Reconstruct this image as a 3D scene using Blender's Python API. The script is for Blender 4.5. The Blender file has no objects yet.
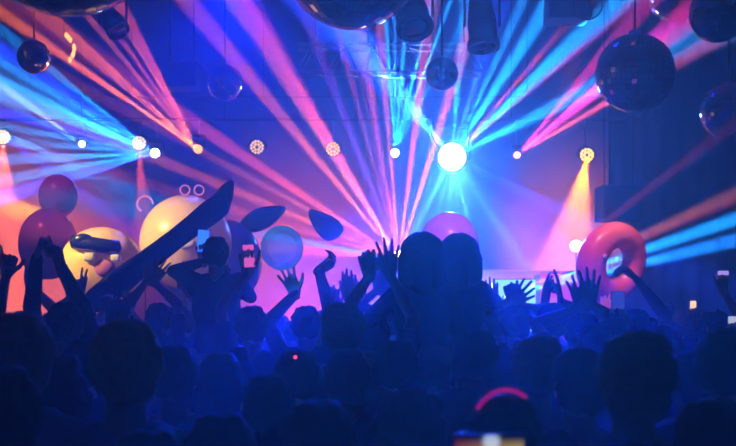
import bpy, bmesh, math, random
from mathutils import Vector, Matrix, Quaternion
C = bpy.context.scene.collection
S = bpy.context.scene
CAMZ = 2.0
F = 1000.0
HORIZON = 290.0
def P(px, py, Y):
    """point at distance Y in front of the camera seen at pixel px, py"""
    return Vector(((px - 368.0) / F * Y, Y, CAMZ - (py - HORIZON) / F * Y))

# ------------------------------------------------ camera, world, exposure
cam_data = bpy.data.cameras.new('camera'); cam = bpy.data.objects.new('camera', cam_data); C.objects.link(cam)
cam.location = (0, 0, CAMZ); cam.rotation_euler = (math.pi / 2, 0, 0)
cam_data.sensor_width = 36; cam_data.lens = 36 * F / 736
cam_data.shift_y = (HORIZON - 223) / 736
cam_data.clip_start = 0.05
cam_data.dof.use_dof = True; cam_data.dof.focus_distance = 9.0; cam_data.dof.aperture_fstop = 3.2
S.camera = cam
world = bpy.data.worlds.new('world'); S.world = world; world.use_nodes = True
world.node_tree.nodes['Background'].inputs[0].default_value = (0.0, 0.0, 0.0, 1)
world.node_tree.nodes['Background'].inputs[1].default_value = 0
S.view_settings.view_transform = 'Standard'; S.view_settings.look = 'None'
S.view_settings.exposure = 0.0; S.view_settings.gamma = 1; S.view_settings.use_curve_mapping = False
S.cycles.use_denoising = True
S.cycles.max_bounces = 5; S.cycles.diffuse_bounces = 2; S.cycles.glossy_bounces = 3
S.cycles.transmission_bounces = 4; S.cycles.transparent_max_bounces = 8; S.cycles.volume_bounces = 0
S.cycles.use_light_tree = True
S.cycles.sample_clamp_indirect = 4; S.cycles.sample_clamp_direct = 0
S.cycles.caustics_reflective = False; S.cycles.caustics_refractive = False

BLUE = (0.008, 0.05, 1.0); CYAN = (0.01, 0.30, 1.0); ORANGE = (1.0, 0.30, 0.0); PINK = (1.0, 0.09, 0.12)
MAGENTA = (1.0, 0.02, 0.30); WHITEBLUE = (0.45, 0.75, 1.0); VIOLET = (0.35, 0.06, 1.0)
FIRE = (1.0, 0.15, 0.0); AMBER = (1.0, 0.30, 0.04); DEEP = (0.003, 0.012, 1.0)

KB = 330.0
def spot(name, src, dst, col, power, full_deg, blend=0.3, parent=None, radius=0.01):
    l = bpy.data.lights.new(name, 'SPOT'); l.energy = power * (KB if name == 'beam_light' else 1); l.color = col
    l.spot_size = math.radians(full_deg); l.spot_blend = blend; l.shadow_soft_size = radius
    o = bpy.data.objects.new(name, l); C.objects.link(o)
    src = Vector(src); dst = Vector(dst)
    o.rotation_euler = (dst - src).to_track_quat('-Z', 'Y').to_euler()
    o.location = src
    if parent:
        o.parent = parent
        o.matrix_parent_inverse = Matrix.Translation(parent.location).inverted()
    return o

# blue wash of the hall: wide lamps hung high over the floor and the stage
WASH_AND_ADDED = [  # position, target, colour, power, angle
    ((-5.0, 14.0, 8.6), (-4.0, 15.5, 0.0), DEEP, 250, 110),
    ((0.8, 13.0, 8.6), (0.8, 14.5, 0.0), DEEP, 350, 110),
    ((5.0, 16.0, 8.6), (3.0, 17.5, 0.0), DEEP, 200, 110),
    # blue backlight over the crowd
    ((1.6, 19.0, 4.5), (0.4, 6.0, -0.1), (.003, .016, 1.0), 75000, 22),
    ((-2.0, 15.0, 6.6), (-1.2, 6.0, 0.8), DEEP, 3000, 36),
    # washes on the back wall
    ((-8.4, 21.5, 1.3), (-9.0, 25.0, 2.6), (1.0, .16, .06), 3300, 90),
    ((-1.8, 21.5, 1.3), (-1.6, 25.0, 2.4), (1, .12, .12), 2700, 84),
    ((4.9, 21.5, 1.3), (5.0, 25.0, 3.0), (1.0, 0.20, 0.03), 3000, 60),
    ((0.5, 19.0, 8.8), (1.2, 25.0, 7.4), BLUE, 700, 75),
    ((-7.0, 19.0, 8.8), (-6.0, 25.0, 6.0), BLUE, 450, 80),
    # added unseen key spots that brighten the inflatables
    ((-8.5, 7.5, 7.0), (-2.6, 11.3, 2.4), (1.0, .60, .12), 12000, 17),
    ((0.6, 4.0, 8.6), (2.12, 8.6, 2.25), (1.0, .28, .36), 4000, 9),
    ((1.6, 5.0, 8.8), (1.0, 12.0, 2.6), (1.0, .35, .45), 3500, 8),
    ((-7.0, 9.0, 8.8), (-4.6, 14.8, 3.0), (1.0, .10, .35), 1800, 16),
    ((-1.5, 3.5, 8.6), (-.6, 7.0, 2.3), (.08, 1.0, .8), 900, 4.5),
    ((2.4, 4.5, 8.6), (2.10, 8.5, 2.55), (.75, 1.0, .6), 3500, 3),
    ((3.4, 16.5, 6.0), (3.5, 19.2, 2.0), (1.0, .14, .10), 1800, 44),  # added red spot that tints the booth and table
]
for a, b, c, p, g in WASH_AND_ADDED:
    spot('wash_and_added_spot', a, b, c, p, g, 0.8 if p < 30000 else 0.5, radius=0.15)
# ------------------------------------------------ materials
def mat(name, col, rough=0.6, metal=0.0, emit=None, estr=0.0, trans=0.0, alpha=1.0, noise=None, spec=0.5):
    m = bpy.data.materials.new(name); m.use_nodes = True
    nt = m.node_tree; b = nt.nodes['Principled BSDF']
    b.inputs['Base Color'].default_value = (*col, 1); b.inputs['Roughness'].default_value = rough
    b.inputs['Metallic'].default_value = metal; b.inputs['Alpha'].default_value = alpha
    b.inputs['Transmission Weight'].default_value = trans
    b.inputs['Specular IOR Level'].default_value = spec
    if emit:
        b.inputs['Emission Color'].default_value = (*emit, 1); b.inputs['Emission Strength'].default_value = estr
    if noise:
        scale, amt = noise
        tc = nt.nodes.new('ShaderNodeTexCoord'); n = nt.nodes.new('ShaderNodeTexNoise'); r = nt.nodes.new('ShaderNodeMapRange')
        mx = nt.nodes.new('ShaderNodeMix'); mx.data_type = 'RGBA'; mx.blend_type = 'MULTIPLY'
        n.inputs['Scale'].default_value = scale; n.inputs['Detail'].default_value = 4
        r.inputs[3].default_value = 1 - amt; r.inputs[4].default_value = 1 + amt * 0.3
        mx.inputs[0].default_value = 1
        mx.inputs[6].default_value = (*col, 1)
        nt.links.new(tc.outputs['Object'], n.inputs['Vector']); nt.links.new(n.outputs[0], r.inputs[0])
        nt.links.new(r.outputs[0], mx.inputs[7]); nt.links.new(mx.outputs[2], b.inputs['Base Color'])
        bp = nt.nodes.new('ShaderNodeBump'); bp.inputs['Strength'].default_value = 0.15
        nt.links.new(n.outputs[0], bp.inputs['Height']); nt.links.new(bp.outputs[0], b.inputs['Normal'])
    return m
M = dict(
    wall=mat('painted wall', (0.22, 0.22, 0.25), 0.8, noise=(2.0, 0.3)),
    sidewall=mat('dark side wall', (0.05, 0.05, 0.06), 0.8, noise=(2.0, 0.3)),
    floor=mat('black hall floor', (0.03, 0.03, 0.035), 0.5, noise=(3.0, 0.4)),
    ceil=mat('black ceiling', (0.03, 0.03, 0.04), 0.9, noise=(1.0, 0.3)),
    deck=mat('stage deck', (0.04, 0.04, 0.045), 0.5, noise=(5.0, 0.3)),
    black=mat('black metal housing', (0.02, 0.02, 0.024), 0.45, noise=(20, 0.2)),
    blackbox=mat('black speaker paint', (0.015, 0.015, 0.02), 0.7, noise=(40, 0.3)),
    grille=mat('speaker grille', (0.03, 0.03, 0.035), 0.6, 0.6, noise=(120, 0.5)),
    steel=mat('truss steel', (0.5, 0.5, 0.52), 0.35, 0.9, noise=(10, 0.15)),
    pipe=mat('dark pipe', (0.12, 0.12, 0.13), 0.4, 0.7, noise=(10, 0.15)),
    cable=mat('black cable', (0.01, 0.01, 0.012), 0.6, noise=(10, 0.15)),
)
# ------------------------------------------------ helpers
def link(name, bm, m, parent=None, smooth=True, loc=None):
    me = bpy.data.meshes.new(name); bm.normal_update(); bm.to_mesh(me); bm.free()
    ms = m if isinstance(m, (list, tuple)) else [m]
    for q in ms: me.materials.append(q)
    if smooth:
        me.polygons.foreach_set('use_smooth', [True] * len(me.polygons))
    o = bpy.data.objects.new(name, me); C.objects.link(o)
    if parent: o.parent = parent
    if loc is not None: o.location = loc
    return o
def tag(o, label, cat, group=None, kind=None):
    if label: o['label'] = label
    if cat: o['category'] = cat
    if group: o['group'] = group
    if kind: o['kind'] = kind
    return o
def thing(name, label, cat, loc, group=None, rot=None):
    o = bpy.data.objects.new(name, None); C.objects.link(o); o.location = loc; o.empty_display_size = 0.1
    if rot: o.rotation_euler = rot
    return tag(o, label, cat, group)
def box(bm, c, s, bev=0.0, rot=None):
    mtx = Matrix.Translation(Vector(c)) @ (rot.to_matrix().to_4x4() if rot else Matrix()) @ Matrix.Diagonal((s[0], s[1], s[2], 1))
    r = bmesh.ops.create_cube(bm, size=1, matrix=mtx)
    if bev:
        es = list({e for v in r['verts'] for e in v.link_edges})
        bmesh.ops.bevel(bm, geom=es, offset=bev, segments=2, affect='EDGES', profile=0.5)
def rod(bm, a, b, r0, r1=None, n=12, caps=True):
    a = Vector(a); b = Vector(b); d = b - a
    q = d.to_track_quat('Z', 'Y').to_matrix().to_4x4()
    bmesh.ops.create_cone(bm, cap_ends=caps, segments=n, radius1=r0, radius2=r0 if r1 is None else r1, depth=d.length,
                          matrix=Matrix.Translation((a + b) / 2) @ q)
def ball(bm, c, r, sub=2, scale=None, rot=None):
    m = Matrix.Translation(Vector(c)) @ (rot.to_matrix().to_4x4() if rot else Matrix())
    if scale: m = m @ Matrix.Diagonal((*scale, 1))
    bmesh.ops.create_icosphere(bm, subdivisions=sub, radius=r, matrix=m)
def lathe(bm, prof, axis_from, axis_dir, n=24):
    """revolve (t, r) profile about an axis"""
    d = Vector(axis_dir).normalized(); q = d.to_track_quat('Z', 'Y')
    rings = []
    for t, r in prof:
        ring = []
        for i in range(n):
            a = 2 * math.pi * i / n
            ring.append(bm.verts.new(Vector(axis_from) + q @ Vector((max(r, 1e-4) * math.cos(a), max(r, 1e-4) * math.sin(a), t))))
        rings.append(ring)
    for k in range(len(rings) - 1):
        for i in range(n):
            bm.faces.new((rings[k][i], rings[k][(i + 1) % n], rings[k + 1][(i + 1) % n], rings[k + 1][i]))
    bm.faces.new(list(reversed(rings[0]))); bm.faces.new(rings[-1])
def tube(bm, pts, r, n=8, closed=False):
    pts = [Vector(p) for p in pts]; N = len(pts); rings = []
    for k, p in enumerate(pts):
        a = pts[(k - 1) % N] if (closed or k > 0) else p
        b = pts[(k + 1) % N] if (closed or k < N - 1) else p
        q = (b - a).to_track_quat('Z', 'Y')
        rr = r(k / max(1, N - 1)) if callable(r) else r
        rings.append([bm.verts.new(p + q @ Vector((rr * math.cos(2 * math.pi * i / n), rr * math.sin(2 * math.pi * i / n), 0))) for i in range(n)])
    for k in range(N if closed else N - 1):
        A = rings[k]; B = rings[(k + 1) % N]
        for i in range(n):
            bm.faces.new((A[i], A[(i + 1) % n], B[(i + 1) % n], B[i]))
    if not closed:
        bm.faces.new(list(reversed(rings[0]))); bm.faces.new(rings[-1])
def B(): return bmesh.new()
def structure(name, bm, m, smooth=False):
    o = link(name, bm, m, smooth=smooth); o['kind'] = 'structure'; return o

# ------------------------------------------------ the hall
X0, X1, Y0, Y1, Z1 = -12.0, 12.0, -4.0, 25.0, 9.6
b = B(); box(b, (0, (Y0 + Y1) / 2, -0.1), (X1 - X0 + .4, Y1 - Y0 + .4, 0.2)); structure('floor', b, M['floor'])
b = B(); box(b, (0, (Y0 + Y1) / 2, Z1 + .1), (X1 - X0 + .4, Y1 - Y0 + .4, 0.2)); structure('ceiling', b, M['ceil'])
b = B(); box(b, (0, Y1 + .1, Z1 / 2), (X1 - X0 + .4, 0.2, Z1)); structure('wall_back', b, M['wall'])
b = B(); box(b, (0, Y0 - .1, Z1 / 2), (X1 - X0 + .4, 0.2, Z1)); structure('wall_front', b, M['sidewall'])
b = B(); box(b, (X0 - .1, (Y0 + Y1) / 2, Z1 / 2), (0.2, Y1 - Y0, Z1)); structure('wall_left', b, M['sidewall'])
b = B(); box(b, (X1 + .1, (Y0 + Y1) / 2, Z1 / 2), (0.2, Y1 - Y0, Z1)); structure('wall_right', b, M['sidewall'])
# haze filling the hall
hz = bpy.data.materials.new('stage haze'); hz.use_nodes = True; nt = hz.node_tree; nt.nodes.clear()
vo = nt.nodes.new('ShaderNodeVolumeScatter'); ou = nt.nodes.new('ShaderNodeOutputMaterial')
vo.inputs['Color'].default_value = (1, 1, 1, 1); vo.inputs['Density'].default_value = 0.022; vo.inputs['Anisotropy'].default_value = 0.55
nt.links.new(vo.outputs[0], ou.inputs['Volume'])
b = B(); box(b, (0, (Y0 + Y1) / 2, Z1 / 2), (X1 - X0 - .02, Y1 - Y0 - .02, Z1 - .02)); o = link('haze', b, hz, smooth=False)
tag(o, 'thin smoke haze filling the whole hall and catching the beams', 'haze', kind='stuff')
# ------------------------------------------------ lamps
def emis(name, col, s):
    m = bpy.data.materials.new(name); m.use_nodes = True; nt = m.node_tree; nt.nodes.clear()
    e = nt.nodes.new('ShaderNodeEmission'); o = nt.nodes.new('ShaderNodeOutputMaterial')
    e.inputs[0].default_value = (*col, 1); e.inputs[1].default_value = s; nt.links.new(e.outputs[0], o.inputs[0]); return m
TY = 20.3; TZ = 5.45
def fixture(px, py, Y, r, lens_col, lens_str, label, group, beams, aim=None, hang=True):
    """moving-head lamp: base, yoke, head, lens, and the beams it throws"""
    c = P(px, py, Y); L = c + Vector((0, 0, 0))
    base_z = c.z + r * 2.6 if hang else c.z - r * 2.6
    t = thing('moving_head_lamp', label, 'stage lamp', (c.x, c.y + r, base_z), group)
    o0 = Vector((c.x, c.y + r, base_z)); sg = -1 if hang else 1
    b = B(); box(b, (0, 0, sg * r * .3 * 0), (r * 2.6, r * 1.8, r * .7), r * .1)
    link('base', b, M['black'], t)
    for s in (-1, 1):
        b = B(); box(b, (s * r * 1.25, 0, sg * r * 1.4), (r * .25, r * .8, r * 2.6), r * .06); link('yoke_arm', b, M['black'], t)
    aimv = (Vector((0, 0, CAMZ)) - c).normalized() if aim is None else Vector(aim).normalized()
    hc = c - o0
    b = B(); lathe(b, [(-r * 1.9, r * .55), (-r * 1.7, r * .85), (-r * .5, r * 1.0), (-r * .02, r * 1.12), (0, r * 1.05)], hc, aimv, 28)
    link('lamp_head', b, M['black'], t)
    b = B(); lathe(b, [(-.004, r * .9), (0.012, r * .85), (0.02, r * .5), (0.022, .001)], hc + aimv * 0.001, aimv, 28)
    link('lens', b, emis('lens glow', lens_col, lens_str), t)
    if hang:
        b = B(); rod(b, (0, 0, r * .3), (0, 20.25 - c.y - r, TZ - base_z), 0.018); link('clamp', b, M['steel'], t)
    else:
        b = B(); rod(b, (0, 0, -r * .3), (0, 0, 1.1 - base_z), .03); lathe(b, [(0, .22), (.03, .22), (.05, .04)], (0, 0, 1.1 - base_z), (0, 0, 1), 20); link('stand', b, M['black'], t)
    src = c + aimv * 0.06
    for bx_, by_, by_Y, col, pw, ang in beams:
        s = src
        spot('beam_light', s, P(bx_, by_, by_Y), col, pw, ang * 1.5, 0.9, t)
    return t
YS = 20.0
# rows: end pixel x, y, end distance, colour, power, full angle
fixture(155, 153, YS, .10, (.6, .85, 1.0), 30, 'small lamp with pale cyan lens just below the white par lamp', 'moving head lamps', [
    (0, 30, 13, CYAN, 600, 1.2), (0, 48, 13, BLUE, 1100, 1.4), (0, 62, 13, CYAN, 900, 1.2), (0, 80, 13, CYAN, 500, 1.0), (0, 96, 13, CYAN, 900, 1.2), (0, 112, 13, BLUE, 1000, 1.2), (0, 126, 13, CYAN, 600, 1.0),
    (0, 140, 14, CYAN, 350, 1.6), (0, 160, 14, CYAN, 500, 1.6), (0, 180, 14, CYAN, 500, 1.6), (0, 198, 14, BLUE, 900, 2.0)])
fixture(82, 144, YS, .07, (.7, .9, 1.0), 20, 'small lamp with pale cyan lens left of the white par lamp', 'moving head lamps', [
    (0, 84, 16, WHITEBLUE, 150, 2.0), (0, 100, 16, CYAN, 120, 1.6)])
fixture(198, 149, YS, .10, (1.0, .38, .02), 2.5, 'small lamp with glowing orange lens between the par lamps', 'moving head lamps', [
    (0, 12, 12, FIRE, 1100, 1.0), (22, 0, 12, FIRE, 500, .9), (45, 8, 13, FIRE, 1000, .8), (66, -10, 13, FIRE, 500, .8), (80, -20, 13, (1, .1, .03), 500, .8), (98, -20, 13, FIRE, 600, .8), (114, -10, 13, (1, .1, .03), 500, 1.0)])
fixture(395, 153, YS, .09, (.6, .95, 1.0), 20, 'small lamp with pale cyan lens throwing thin beams straight up', 'moving head lamps', [
    (384, 0, 15, CYAN, 2000, .9), (394, 0, 15, CYAN, 1600, .8), (408, 0, 15, CYAN, 2000, .9), (432, 0, 15, CYAN, 2400, 1.0), (450, 0, 15, CYAN, 2400, .9), (474, 0, 15, CYAN, 900, 1.1)])
fixture(517, 155, YS, .07, (1.0, .15, .35), 20, 'small lamp with a red lens throwing pink beams up', 'moving head lamps', [
    (595, 92, 15, MAGENTA, 500, 2.0), (590, 70, 15, MAGENTA, 300, 1.6), (620, 95, 15, PINK, 400, 1.4), (640, 50, 15, VIOLET, 300, 1.8)])
fixture(452, 157, YS, .30, (.75, .92, 1.0), 25, 'very large blazing white-blue searchlight in the middle of the stage', 'moving head lamps',
    [(452, 190, 3, (.006, .10, 1.0), 5, 60), (368, 290, 0.01, (.012, .16, 1.0), 50, 5.5)] +
    [(x, y, 14, c, w, g) for x, y, c, w, g in [
        (640, -20, CYAN, 1200, 3.0), (590, -60, CYAN, 900, 3.0), (690, 40, CYAN, 700, 3.5), (560, -80, CYAN, 700, 2.0), (520, -60, BLUE, 800, 3.0), (470, -80, CYAN, 500, 2.5),
        (300, -40, BLUE, 1500, 5.0), (330, 20, BLUE, 900, 4.0), (570, 330, BLUE, 1300, 2.0), (510, 380, BLUE, 2200, 2.0), (478, 380, BLUE, 1800, 1.4),
        (440, 380, BLUE, 2200, 2.0), (400, 380, BLUE, 1800, 1.4), (350, 360, BLUE, 1800, 2.4), (640, 250, BLUE, 250, 3.0), (640, -60, PINK, 500, 1.4), (660, -20, MAGENTA, 500, 1.4)]])
fixture(399, 259, 19.0, .17, (1.0, .6, .75), 30, 'floor lamp with white-pink lens glaring behind the raised hand', 'moving head lamps', [
    (368, 290, .01, (1, .1, .5), 2, 4), (205, -60, 12, PINK, 1200, 1.8), (236, 60, 14, FIRE, 900, 1.8), (262, 50, 14, ORANGE, 800, 1.0), (285, 60, 14, (1, .1, .05), 800, 1.4), (300, 0, 14, VIOLET, 500, 1.6), (335, 20, 15, PINK, 600, 1.2), (350, 30, 15, FIRE, 400, .8), (365, 60, 16, PINK, 800, 2.0),
    (385, 90, 16, FIRE, 1300, 1.4), (418, 100, 16, PINK, 1500, 1.5), (445, 110, 16, FIRE, 1200, 2.0), (428, 60, 16, (1, .3, .2), 900, 1.2),
    (190, 120, 14, PINK, 800, 1.8), (180, 140, 14, FIRE, 700, 1.0), (160, 160, 14, FIRE, 900, 1.4), (150, 185, 14, PINK, 500, 1.4), (150, 215, 14, CYAN, 500, 2.2), (200, 240, 14, PINK, 350, 2.6)], hang=False)

def par(px, py, Y, label, col, s, cone, dark_centre=False):
    c = P(px, py, Y); R = .15
    t = thing('par_lamp', label, 'stage lamp', c, 'led par lamps')
    aim = (Vector((0, 0, CAMZ)) - c).normalized()
    b = B(); lathe(b, [(-.24, .07), (-.22, .11), (-.1, .16), (0, .175), (.01, .165)], (0, 0, 0), aim, 28); link('lamp_can', b, M['black'], t)
    b = B(); pts = [Vector((.19 * math.sin(a), .08, .19 * math.cos(a))) for a in [math.radians(k) for k in range(-90, 91, 15)]]
    tube(b, pts, .012); link('yoke', b, M['black'], t)
    b = B(); rod(b, (0, .08, .19), (0, 20.25 - c.y, TZ - c.z), .015); link('clamp', b, M['steel'], t)
    q = aim.to_track_quat('Z', 'Y'); e = emis('led glow', col, s)
    first = None
    pts = [(0, 0)] + [(.058 * math.cos(math.radians(60 * k)), .058 * math.sin(math.radians(60 * k))) for k in range(6)] + \
          [(.115 * math.cos(math.radians(30 * k + 15)), .115 * math.sin(math.radians(30 * k + 15))) for k in range(12)]
    for k, (u, v) in enumerate(pts):
        if k == 0 and dark_centre: continue
        p = q @ Vector((u, v, .012))
        if first is None:
            b = B(); lathe(b, [(0, .026), (.008, .022), (.014, .001)], (0, 0, 0), aim, 10); first = o = link('led', b, e, t)
        else:
            o = first.copy(); C.objects.link(o); o.parent = t
        o.location = p
    for dx, dy, dY, colr, pw, ang in cone:
        spot('cone_light', c + aim * .06 + Vector((0, -.02, -.05)), P(px + dx, py + dy, dY), colr, pw, ang, .6, t)
    return t
YEL = (1.0, .5, .10)
par(139, 143, YS, 'white-yellow par lamp with a ring of lit dots above the cyan lens', (1, .7, .12), 2.2, [(8, 120, 20.2, (1, .10, .03), 30000, 18), (-139, -60, 13, CYAN, 170000, 2.6)])
par(3, 137, YS, 'par lamp cut off by the edge of the frame, throwing red light down', (1, .6, .05), 3, [(6, 120, 20.5, (1, .15, .04), 60000, 26)])
par(257, 147, YS, 'dim amber par lamp with a dark centre, further from the searchlight', (1, .5, .0), 2.0, [], True)
par(333, 149, YS, 'amber par lamp with a dark centre, behind the long pink beam', (1, .5, .0), 2.0, [], True)
par(587, 155, YS, 'bright par lamp throwing a broad orange cone down on the stage', (1, .62, .05), 3.2, [(-26, 130, 21.5, (1, .17, .0), 280000, 32)], True)
# ------------------------------------------------ stage, drape, trusses, speakers
b = B(); box(b, (0, 21.05, 0.55), (19, 7.8, 1.1), .02)
tag(link('stage_platform', b, M['deck'], smooth=False), 'low black stage platform along the far end of the hall', 'stage')
M['drape'] = mat('black stage drape', (0.03, 0.03, 0.04), 0.9, noise=(1.5, .2))
def drape(xa, xb, Y, label, z0=1.1, z1=Z1 - .02):
    b = B(); n = int((xb - xa) / .09); cols = []
    for i in range(n + 1):
        x = xa + (xb - xa) * i / n; dy = .07 * math.sin(i * 1.3) + .03 * math.sin(i * .37)
        cols.append([b.verts.new((x, Y + dy + o, z)) for o, z in ((0, z0), (0, (z0 + z1) / 2), (0, z1), (.04, z1), (.04, z0))])
    for i in range(n):
        A = cols[i]; D = cols[i + 1]
        for k in range(5): b.faces.new((A[k], D[k], D[(k + 1) % 5], A[(k + 1) % 5]))
    b.faces.new(cols[0][::-1]); b.faces.new(cols[-1])
    tag(link('added_drape', b, M['drape']), label, 'curtain', 'added black drapes')
drape(5.68, 11.9, 23.6, 'added dark drape keeping wash light off the wall, behind the hung speaker')  # added sheet, blocks the wash so the wall here stays dark

def truss(xa, xb, y, z, hgt, label, group='lighting trusses', cables=True):
    c = Vector(((xa + xb) / 2, y, z)); t = thing('lighting_truss', label, 'truss', c, group)
    w = (xb - xa) / 2
    for dz in (-hgt / 2, hgt / 2):
        for dy in (-hgt / 2, hgt / 2):
            b = B(); rod(b, (-w, dy, dz), (w, dy, dz), .025, n=10); link('chord', b, M['steel'], t)
    b = B(); n = max(2, int(2 * w / (hgt * 1.1)))
    for i in range(n):
        a = -w + 2 * w * i / n; d = -w + 2 * w * (i + 1) / n; m_ = (a + d) / 2
        for dy in (-hgt / 2, hgt / 2):
            rod(b, (a, dy, -hgt / 2), (m_, dy, hgt / 2), .011, n=6); rod(b, (m_, dy, hgt / 2), (d, dy, -hgt / 2), .011, n=6)
        rod(b, (a, -hgt / 2, hgt / 2), (d, hgt / 2, hgt / 2), .011, n=6); rod(b, (a, -hgt / 2, -hgt / 2), (d, hgt / 2, -hgt / 2), .011, n=6)
    link('lattice', b, M['steel'], t)
    if cables:
        for s in (-.8, .8):
            b = B(); rod(b, (s * w, 0, hgt / 2), (s * w, 0, Z1 - z - .02), .012, n=8); link('cable', b, M['cable'], t)
    return t
truss(-1.2, 1.95, 17.0, 5.9, .46, 'short lattice truss over the stage, lit cyan by the upward beams')
def pipe_truss(name, label, y, z, xa, xb, r=.03):
    t = thing(name, label, 'lighting bar', (0, y, z), 'lighting bars')
    b = B(); rod(b, (xa, 0, 0), (xb, 0, 0), r, n=12); link('bar', b, M['pipe'], t)
    k = xa + .8
    while k < xb:
        b = B(); rod(b, (k, 0, 0), (k, 0, Z1 - z - .02), .01, n=6); link('cable', b, M['cable'], t); k += 2.9
pipe_truss('lighting_bar', 'long dark bar carrying the row of par lamps above the stage', 20.25, TZ, -9.5, 6.2)
pipe_truss('lighting_bar', 'thin dark empty bar crossing above the lamp row', 22.0, 6.25, -6.0, 5.0, .02)

def speaker(pxc, pyc, w_px, h_px, Y, label, rz=0):
    c = P(pxc, pyc, Y); w = w_px / F * Y; h = h_px / F * Y
    t = thing('hanging_speaker', label, 'speaker', c, 'hanging speakers', rot=(0, 0, rz))
    b = B(); box(b, (0, 0, 0), (w, w * .8, h), .02); link('cabinet', b, M['blackbox'], t, smooth=False)
    b = B(); box(b, (0, -w * .405, 0), (w * .9, .03, h * .9), .008); link('grille', b, M['grille'], t, smooth=False)
    for s in (-.35, .35):
        b = B(); rod(b, (s * w, 0, h / 2 - .01), (s * w, 0, Z1 - c.z - .02), .012, n=8); link('cable', b, M['cable'], t)
speaker(618.5, 204, 41, 35, 19.0, 'black speaker box hung beside the broad orange light cone')
speaker(182, 77, 34, 25, 18.0, 'black speaker box hung above the orange-lensed lamp')
speaker(567, 6, 42, 32, 15.0, 'dark speaker box hung at the top edge beside the looped cable')
b = B(); c = P(588, 4, 14.0); tube(b, [c + Vector((.2 * math.sin(a), .03 * math.sin(2 * a), .22 * math.cos(a))) for a in [math.radians(k) for k in range(20, 341, 16)]], .012)
tube(b, [c + Vector((0, 0, .2)) , Vector((c.x, c.y, Z1 - .02))], .012)
tag(link('hanging_cable', b, M['cable']), 'loop of black cable hanging from the ceiling beside the speaker box', 'cable')

# hanging lamp bodies near the top edge
def hung_lamp(px, py, Y, r_px, aim, label, length=2.4):
    c = P(px, py, Y); r = r_px / F * Y
    t = thing('hanging_spotlight', label, 'stage lamp', c, 'dark unlit spotlights under the ceiling')
    a = Vector(aim).normalized()
    b = B(); lathe(b, [(-r * length * .5, r * .5), (-r * length * .46, r * .8), (0, r), (r * length * .35, r * .95), (r * length * .36, r * 1.1), (r * length * .5, r * 1.1), (r * length * .5, r * .92), (r * length * .46, r * .9)], (0, 0, 0), a, 28)
    link('lamp_can', b, M['black'], t)
    b = B(); lathe(b, [(0, r * .88), (.01, r * .6), (.015, .001)], a * (r * length * .46), a, 24)
    link('lens', b, M['glassdark'], t)
    for s in (-1, 1):
        b = B(); box(b, (s * r * 1.2, 0, r * .9), (r * .15, r * .5, r * 2.2), r * .04); link('yoke_arm', b, M['black'], t)
    b = B(); box(b, (0, 0, r * 2.1), (r * 2.6, r * .6, r * .3), r * .04); rod(b, (0, 0, r * 2.1), (0, 0, Z1 - c.z - .02), .025)
    link('bracket', b, M['black'], t)
M['glassdark'] = mat('dark lens glass', (.02, .02, .03), .08)
hung_lamp(412, 14, 11.0, 17, (.15, -.55, -1), 'large dark spotlight can hanging beside the big mirror ball at top')
hung_lamp(482, 24, 11.0, 14.5, (.05, -.2, -1), 'long dark spotlight can hanging above the white-blue searchlight', 3.6)
hung_lamp(113, 22, 13.0, 11, (.6, -.3, -.9), 'dark spotlight hanging among the orange beams')

# mirror balls
mm = mat('mirror tiles', (.34, .36, .45), .10, 1.0); mg = mat('mirror ball grout', (.01, .01, .012), .7)
def mirror_ball(px, py, rpx, Y, label, seg=None):
    c = P(px, py, Y); R = rpx / F * Y
    seg = seg or 44
    t = thing('mirror_ball', label, 'mirror ball', c, 'mirror balls hanging from the ceiling')
    b = B(); bmesh.ops.create_uvsphere(b, u_segments=seg, v_segments=seg // 2, radius=R)
    b.faces.ensure_lookup_table()
    r = bmesh.ops.inset_individual(b, faces=b.faces[:], thickness=R * .006, depth=0.0)
    rnd = random.Random(int(px)); 
    inner = set(r['faces']); orig = [f for f in b.faces]
    for f in b.faces: f.material_index = 0
    for f in r['faces']: f.material_index = 1
    b.normal_update()
    # every tile sits at its own slight tilt
    for f in b.faces:
        if f.material_index == 0:
            d = Vector((rnd.uniform(-1, 1), rnd.uniform(-1, 1), rnd.uniform(-1, 1))) * .02
            cc = f.calc_center_median(); nn = f.normal.copy()
            for v in f.verts: v.co += nn * (v.co - cc).dot(d)
    o = link('mirrored_sphere', b, [mm, mg], t, smooth=False); o.rotation_euler = (.1, .05, px)
    b = B(); lathe(b, [(R * .97, R * .16), (R * 1.06, R * .16), (R * 1.08, R * .06), (R * 1.14, R * .04)], (0, 0, 0), (0, 0, 1), 16); link('cap', b, M['steel'], t)
    b = B(); rod(b, (0, 0, R * 1.1), (0, 0, Z1 - c.z - .02), .012, n=8); link('cord', b, M['cable'], t)
mirror_ball(34, 57, 16.5, 12, 'small mirror ball hanging alone among the cyan beams')
mirror_ball(225, 83, 18, 15, 'mirror ball below and beside the black speaker box above the amber lamps')
mirror_ball(352, -42, 70, 9, 'big mirror ball cut by the top edge, between two spotlight cans')
mirror_ball(61, -92, 105, 7, 'largest mirror ball, only its lower rim showing at the top corner', 56)
mirror_ball(442, 74, 16.5, 12, 'small mirror ball hanging just above the white-blue searchlight')
mirror_ball(635, 73, 39, 11, 'large mirror ball hanging fully in view above the hung speaker')
mirror_ball(719, 13, 29, 10, 'mirror ball at the top corner with a pink glinting rim')
mirror_ball(729, 111, 28, 11, 'mirror ball cut by the side edge, lowest of the mirror balls')
mirror_ball(675, -6, 27, 13, 'mirror ball mostly cut by the top edge between two others')

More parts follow.
